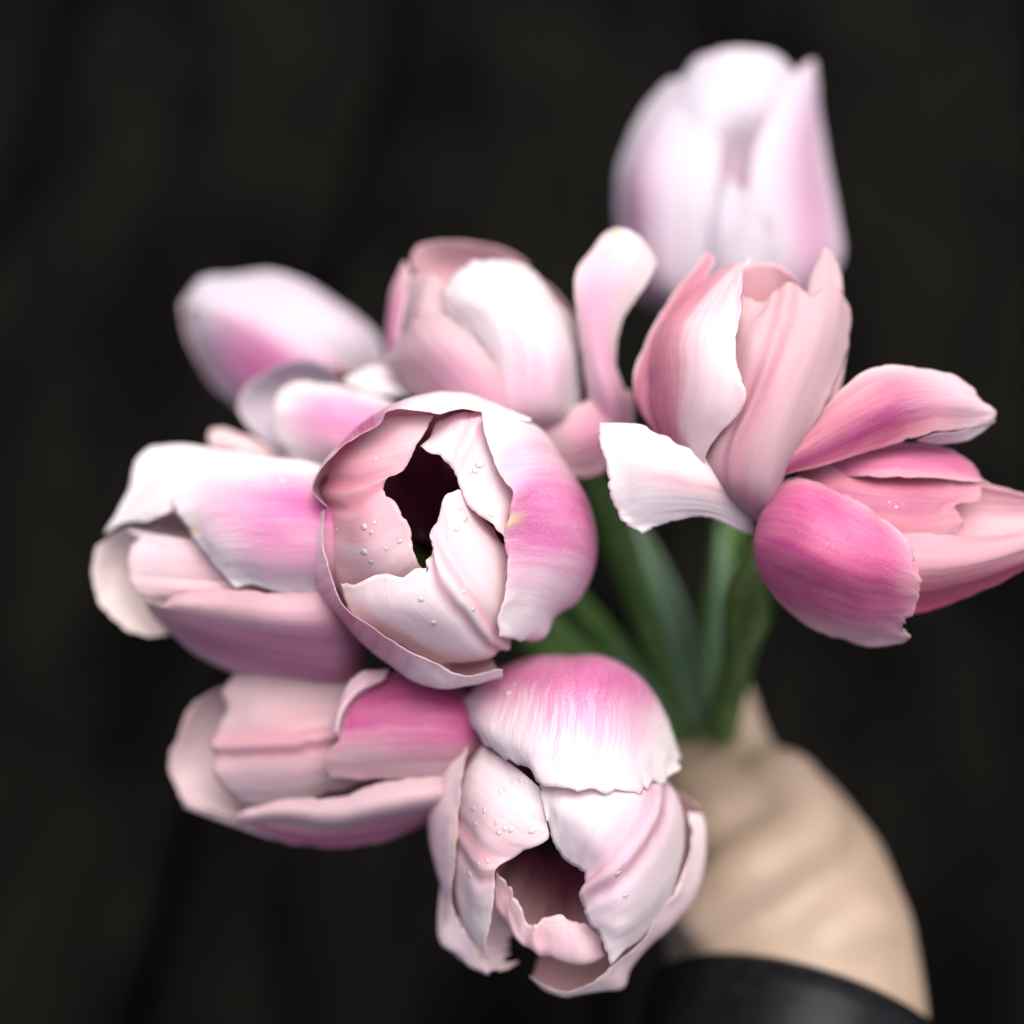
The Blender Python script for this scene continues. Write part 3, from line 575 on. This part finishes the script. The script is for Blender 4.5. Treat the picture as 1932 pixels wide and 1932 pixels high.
# ---- hidden back petals close every cup (seen from the side)
for T, half, R_ in ((T3, (-250, 20), 150), (T4, (-290, 20), 130), (T6, (-170, -40), 90), (T7, (-100, -190), 120), (T9, (-20, -300), 110), (T10, (270, -10), 110)):
    ax = np.array((half[0], half[1], -20.0)); axn = ax / np.linalg.norm(ax)
    e1 = np.cross(axn, (0, 0, 1.0)); e1 /= np.linalg.norm(e1); e2 = np.array((0, 0, -1.0)); e2 -= axn * e2.dot(axn); e2 /= np.linalg.norm(e2)
    for a0 in (-40, 40):
        rows = []
        for t, r in ((0.25, .75), (0.7, 1.0), (1.2, .95), (1.6, .6)):
            row = []
            for da in (-48, -24, 0, 24, 48):
                a = R(a0 + da * (1 if t < 1.5 else .5))
                p = T.base + ax * t + (e2 * math.cos(a) + e1 * math.sin(a)) * R_ * r
                row.append((p[0], p[1], p[2] - T.zoff))
            rows.append(row)
        T.petal(rows, zf=lambda p: p, f=0.6, tint=0.3, jag=0.3, nu=24, nv=28)

# ------------------------------------------------------------------ stems, leaves, stamens
stem_m = simple_mat('stem_green', (0.05, 0.11, 0.022), (0.10, 0.18, 0.045), 60, 0.45, (1, 1, 1), 0.1, 0.0003)
leaf_m = simple_mat('leaf_green', (0.06, 0.12, 0.06), (0.12, 0.19, 0.11), 40, 0.5, (1, 1, 1), 0.15, 0.0003)
anth_m = simple_mat('anther_dark', (0.012, 0.006, 0.010), (0.04, 0.02, 0.022), 400, 0.8)
pist_m = simple_mat('pistil_green', (0.25, 0.28, 0.12), (0.4, 0.4, 0.2), 200, 0.6)
def tube(name, pts, rads, mat, parent, seg=12, n=24, cap=True, flat=1.0):
    P = W3a(herm(np.array(pts, float), n)); rr = np.interp(np.linspace(0, 1, n), np.linspace(0, 1, len(rads)), rads)
    V = []; F = []
    up = Vector((0.3, 0.2, 1)).normalized()
    for i in range(n):
        t = Vector(P[min(i + 1, n - 1)] - P[max(i - 1, 0)]).normalized()
        a = t.cross(up).normalized(); b = t.cross(a).normalized()
        for j in range(seg):
            an = 2 * math.pi * j / seg
            V.append(Vector(P[i]) + (a * math.cos(an) + b * math.sin(an) * flat) * rr[i])
    for i in range(n - 1):
        for j in range(seg):
            F.append((i * seg + j, i * seg + (j + 1) % seg, (i + 1) * seg + (j + 1) % seg, (i + 1) * seg + j))
    if cap: F.append(tuple(range(seg))[::-1]); F.append(tuple((n - 1) * seg + j for j in range(seg)))
    loc = parent.location
    me = bpy.data.meshes.new(name); me.from_pydata([v - loc for v in V], [], F); me.materials.append(mat)
    me.polygons.foreach_set('use_smooth', [True] * len(F)); me.update()
    o = bpy.data.objects.new(name, me); COL.objects.link(o); o.parent = parent; return o
GRIP = np.array((1322, 1420, -1130.0)); TAIL = np.array((1360, 1640, -2000.0))
slots = {1: (-40, -10, 20), 2: (-62, 30, 40), 3: (-60, -30, -10), 4: (-70, 8, 0), 5: (-30, -38, -60), 6: (-48, -46, -20), 7: (-8, -30, -10), 8: (8, -42, -70), 9: (26, -12, 20), 10: (38, 8, 40)}
leafed = {}
for i, T in enumerate(TUL, 1):
    g = GRIP + np.array(slots[i]); b = T.base
    d1 = (b - T.c) / max(1, np.linalg.norm(b - T.c)); d2 = (g - b) / np.linalg.norm(g - b); k1 = .12 if i == 10 else .45; dd = d1 * k1 + d2 * .75; nxt = b + dd / np.linalg.norm(dd) * 110
    tl = TAIL + np.array(slots[i]) * 1.5 + np.array((random.uniform(-40, 40), random.uniform(-40, 40), random.uniform(-100, 100)))
    inn = b + (T.c - b) * 0.06
    m1 = nxt * .5 + g * .5 + np.array((0, 0, -10))
    tube('stem', [inn, nxt, m1, g, tl], [.0038, .0038, .0042, .0045, .0045], stem_m, T.root, n=40)
    # receptacle stamens and pistil
    ax = (T.c - b); ax = ax / np.linalg.norm(ax); e1 = np.cross(ax, (0.2, 1, 0.1)); e1 /= np.linalg.norm(e1); e2 = np.cross(ax, e1)
    tube('pistil', [b + ax * 10, b + ax * 110, b + ax * 190, b + ax * 215], [.0030, .0033, .0026, .0038], pist_m, T.root, n=10, seg=8)
    ql = 1.0 if i <= 2 else 0.6
    for k in range(6):
        a = k * math.pi / 3 + 0.4; d = e1 * math.cos(a) + e2 * math.sin(a)
        tube('stamen', [b + ax * 12 * ql + d * 22, b + ax * 90 * ql + d * 48, b + ax * 130 * ql + d * 55, b + ax * 150 * ql + d * 58, b + ax * 250 * ql + d * 66, b + ax * 275 * ql + d * 68],
             [.0010, .0009, .0008, .0026, .0026, .0006], anth_m, T.root, n=14, seg=8, flat=0.6)

def leaf(T, mid, wid, name='leaf'):
    P = herm(np.array(mid, float), 26); V = []; F = []
    for i in range(26):
        t = i / 25; w = wid * math.sin(math.pi * min(1, 0.08 + t * 0.92)) ** 0.7
        d = P[min(i + 1, 25)] - P[max(i - 1, 0)]; s = np.cross(d, (0, 0.25, 1)); s /= np.linalg.norm(s)
        nn = np.cross(s, d); nn /= np.linalg.norm(nn)
        for k in range(7):
            q = (k - 3) / 3
            V.append(P[i] + s * q * w + nn * (abs(q) ** 1.5) * w * 0.45)
    for i in range(25):
        for k in range(6): F.append((i * 7 + k, i * 7 + k + 1, (i + 1) * 7 + k + 1, (i + 1) * 7 + k))
    W_ = W3a(np.array(V)) - np.array(T.root.location)
    me = bpy.data.meshes.new(name); me.from_pydata(W_.tolist(), [], F); me.materials.append(leaf_m)
    me.polygons.foreach_set('use_smooth', [True] * len(F))
    o = bpy.data.objects.new(name, me); COL.objects.link(o); o.parent = T.root
    md = o.modifiers.new('s', 'SOLIDIFY'); md.thickness = 0.0006
leaf(T7, [(1318, 1400, -1080), (1290, 1230, -900), (1262, 1130, -820), (1225, 1040, -840), (1190, 960, -900)], 32)
leaf(T3, [(1300, 1420, -1100), (1180, 1260, -960), (1060, 1170, -960), (900, 1100, -1050)], 24)
leaf(T9, [(1335, 1400, -1120), (1350, 1250, -1020), (1362, 1100, -960), (1360, 980, -980)], 20)

# ------------------------------------------------------------------ raindrops lying on the petals
water = bpy.data.materials.new('water'); water.use_nodes = True
nt = water.node_tree; nt.nodes.clear()
_t = N(nt, 'ShaderNodeBsdfTransparent'); _g = N(nt, 'ShaderNodeBsdfGlossy'); _g.inputs['Roughness'].default_value = 0.06
_d = N(nt, 'ShaderNodeBsdfDiffuse'); _d.inputs[0].default_value = (.9, .9, .9, 1); _m2 = N(nt, 'ShaderNodeMixShader'); _m2.inputs[0].default_value = 0.28; nt.links.new(_t.outputs[0], _m2.inputs[1]); nt.links.new(_d.outputs[0], _m2.inputs[2])  # white diffuse share paints a pale highlight into the drops
_f = N(nt, 'ShaderNodeFresnel'); _f.inputs[0].default_value = 1.45; _m = N(nt, 'ShaderNodeMixShader'); _o = N(nt, 'ShaderNodeOutputMaterial')
nt.links.new(math_(nt, 'MULTIPLY_ADD', _f.outputs[0], 0.9, 0.02, clamp=True), _m.inputs[0]); nt.links.new(_m2.outputs[0], _m.inputs[1]); nt.links.new(_g.outputs[0], _m.inputs[2]); nt.links.new(_m.outputs[0], _o.inputs[0])
def drops(T, zf, lst, rnd=0, box=None, sc=1.0):
    bv = T.bvh(); rng = random.Random(5); pts = [(zf((x, y))[0], zf((x, y))[1], r * zf.sc * sc) for x, y, r in lst]
    for _ in range(rnd):
        x, y = rng.uniform(box[0], box[2]), rng.uniform(box[1], box[3]); p = zf((x, y)); pts.append((p[0], p[1], rng.uniform(1.0, 2.6)))
    bm = bmesh.new(); n = 0
    for x, y, r in pts:
        o, d = px_ray(x, y); hit, nor, idx, dist = bv.ray_cast(o, d)
        if hit is None or dist > D0 + 0.03: continue
        if nor.dot(d) > 0: nor = -nor
        if -nor.dot(d) < 0.3: continue
        q = nor.to_track_quat('Z', 'Y').to_matrix().to_4x4()
        rad = r * SP * 0.5
        M = Matrix.Translation(hit + nor * rad * 0.04) @ q @ Matrix.Rotation(rng.uniform(0, 6), 4, 'Z') @ Matrix.Diagonal((rad * rng.uniform(.95, 1.35), rad * .95, rad * 0.28, 1))
        bmesh.ops.create_icosphere(bm, subdivisions=2, radius=1, matrix=Matrix.Translation(-T.root.location) @ M); n += 1
    me = bpy.data.meshes.new('raindrops'); bm.to_mesh(me); bm.free(); me.materials.append(water)
    me.polygons.foreach_set('use_smooth', [True] * len(me.polygons))
    o = bpy.data.objects.new('raindrops', me); COL.objects.link(o); o.parent = T.root; tag(o, kind='stuff')
drops(T1, Z1, [(1060,260,24),(1110,535,44),(1080,572,34),(1048,580,24),(410,910,44),(472,885,24),(455,945,26),(625,1000,26),(410,1062,46),(450,1122,30),(245,930,28),
  (1020,860,36),(970,925,30),(995,800,22),(755,1350,34),(830,1490,40),(640,1525,22),(1015,1300,34),(1072,1410,26),(940,430,24),(1000,280,26),(745,1115,22),(540,1040,20),(480,500,20),
  (1690,915,20),(1480,700,16),(1180,830,40),(1175,800,26)], 34, (240, 250, 1700, 1700), 1.05)
drops(T2, Z2, [(530,300,40),(560,258,22),(520,770,24),(495,785,24),(590,730,22),(515,970,24),(545,975,26),(650,980,30),(485,990,26),(340,1190,36),(360,870,28),(415,880,24),(385,1140,22),
  (430,1130,22),(1075,1190,34),(1110,1300,26),(475,940,20),(620,735,20),(700,1440,18),(770,1425,18),(560,735,22),(370,945,26),(1280,465,20),(385,620,22),(420,500,16)], 34, (200, 250, 1400, 1650), 1.05)
drops(T3, Z3, [(1210,385,50),(1230,395,40),(885,885,24),(1285,420,24),(505,835,24),(645,855,26),(1080,700,20)], 8, (700, 300, 1400, 1000), 0.9)
drops(T10, Z6, [(1400,1180,16),(1370,1160,12),(1430,1165,12),(1600,1200,14),(1330,1660,12)], 6, (1100, 1100, 1500, 1600), 0.9)

# ------------------------------------------------------------------ the hand and forearm
skin = simple_mat('skin', (0.27, 0.20, 0.145), (0.31, 0.23, 0.17), 40, 0.5, sss=0.15, bump=0.12, bdist=0.0008)
def capsule(bm, chain, sub=9):
    C = herm(np.array([c[:3] for c in chain], float), sub * (len(chain) - 1) + 1)
    rr = np.interp(np.linspace(0, len(chain) - 1, len(C)), range(len(chain)), [c[3] for c in chain])
    for p, r in zip(C, rr):
        d = D0 - p[2] * SP; rad = r * SP * d / D0
        bmesh.ops.create_icosphere(bm, subdivisions=3, radius=rad, matrix=Matrix.Translation(W3(p)))
bm = bmesh.new()
capsule(bm, [(1470,2600,-300,285),(1480,2300,-480,278),(1492,2050,-640,268),(1498,1900,-740,255),(1490,1780,-810,232)])      # forearm, wrist
capsule(bm, [(1490,1800,-810,228),(1462,1680,-880,222),(1430,1580,-950,184),(1392,1490,-1020,122),(1378,1430,-1080,72)])      # back of the hand to the index knuckle
capsule(bm, [(1384,1440,-1060,82),(1382,1370,-1110,58),(1370,1298,-1160,44),(1335,1262,-1230,36),(1280,1290,-1290,36),(1245,1345,-1290,34)])   # index finger
capsule(bm, [(1430,1590,-880,120),(1370,1520,-940,92),(1310,1475,-1000,70),(1250,1460,-1060,56),(1185,1470,-1130,50),(1130,1490,-1180,44)])     # thumb
for k, (dx, dz) in enumerate(((4, -150), (10, -300), (14, -440))):
    s = (1, .97, .82)[k]
    capsule(bm, [(1420+dx,1560,-1000+dz*.6,115*s),(1390+dx,1450,-1080+dz,66*s),(1378+dx,1370,-1120+dz,46*s),(1360+dx*.6,1305,-1180+dz,40*s),(1310,1280,-1250+dz,38*s),(1262,1310,-1290+dz,38*s),(1245,1370,-1270+dz,36*s)])
capsule(bm, [(1480,1760,-860,200),(1460,1640,-1060,160),(1450,1560,-1250,100)])
# tendons at the base of the thumb
capsule(bm, [(1330,1500,-900,76),(1390,1580,-770,92),(1440,1640,-700,70),(1400,1740,-640,44)])
capsule(bm, [(1450,1810,-660,80),(1520,1800,-600,90),(1600,1750,-650,96),(1640,1770,-700,84)])
capsule(bm, [(1335,1725,-660,70),(1425,1645,-650,84),(1510,1590,-720,90),(1470,1500,-860,90)])
capsule(bm, [(1655,1800,-680,62),(1600,1670,-740,54),(1520,1560,-850,50),(1440,1470,-1000,50)])
hm = bpy.data.meshes.new('person'); bm.to_mesh(hm); bm.free()
hand = link('person', hm, mats=[skin]); tag(hand, 'bare forearm and hand of a person closed round the tulip stems', 'person')
rm = hand.modifiers.new('r', 'REMESH'); rm.mode = 'VOXEL'; rm.voxel_size = 0.0016; rm.use_smooth_shade = True
sm = hand.modifiers.new('s', 'SMOOTH'); sm.factor = 0.5; sm.iterations = 16

# wristband: a closed leather strap round the wrist
strap_m = simple_mat('black_leather', (0.003, 0.0034, 0.0036), (0.006, 0.0066, 0.007), 300, 0.3, bump=0.15, bdist=0.0003, spec=0.10, coat=0.0)
def strap(name, c, a, Rr, h, t, mat, parent=None, seg=72):
    a = Vector(a).normalized(); c = Vector(c)
    e1 = a.cross(Vector((0, 0, 1))).normalized(); e2 = e1.cross(a).normalized()
    prof = [(-h, 0), (-h + .12*h, t), (-h*.5, t*1.15), (0, t * 1.2), (h*.5, t*1.15), (h - .12*h, t), (h, 0), (h - .1*h, -t*.6), (0, -t*.6), (-h + .1*h, -t*.6)]
    V = []; F = []; m = len(prof)
    for i in range(seg):
        an = 2 * math.pi * i / seg; d = e1 * math.cos(an) + e2 * math.sin(an)
        for (q, r) in prof: V.append(c + d * (Rr + r) + a * q)
    for i in range(seg):
        for j in range(m): F.append((i*m + j, i*m + (j+1) % m, ((i+1) % seg)*m + (j+1) % m, ((i+1) % seg)*m + j))
    if parent: V = [v - parent.location for v in V]
    me = bpy.data.meshes.new(name); me.from_pydata(V, [], F); me.materials.append(mat); me.polygons.foreach_set('use_smooth', [True] * len(F))
    bmm = bmesh.new(); bmm.from_mesh(me); bmesh.ops.recalc_face_normals(bmm, faces=bmm.faces); bmm.to_mesh(me); bmm.free()
    o = bpy.data.objects.new(name, me); COL.objects.link(o)
    if parent: o.parent = parent
    return o
wc = W3((1496, 2016, -670)); wa = W3((1476, 2116, -598)) - W3((1496, 2016, -670))
kz = (D0 + .07) / D0 * SP
band = strap('wristband', wc, wa, 280 * kz, 92 * kz, 12 * kz, strap_m)
tag(band, 'plain black shiny wristband worn round the forearm', 'wristband')
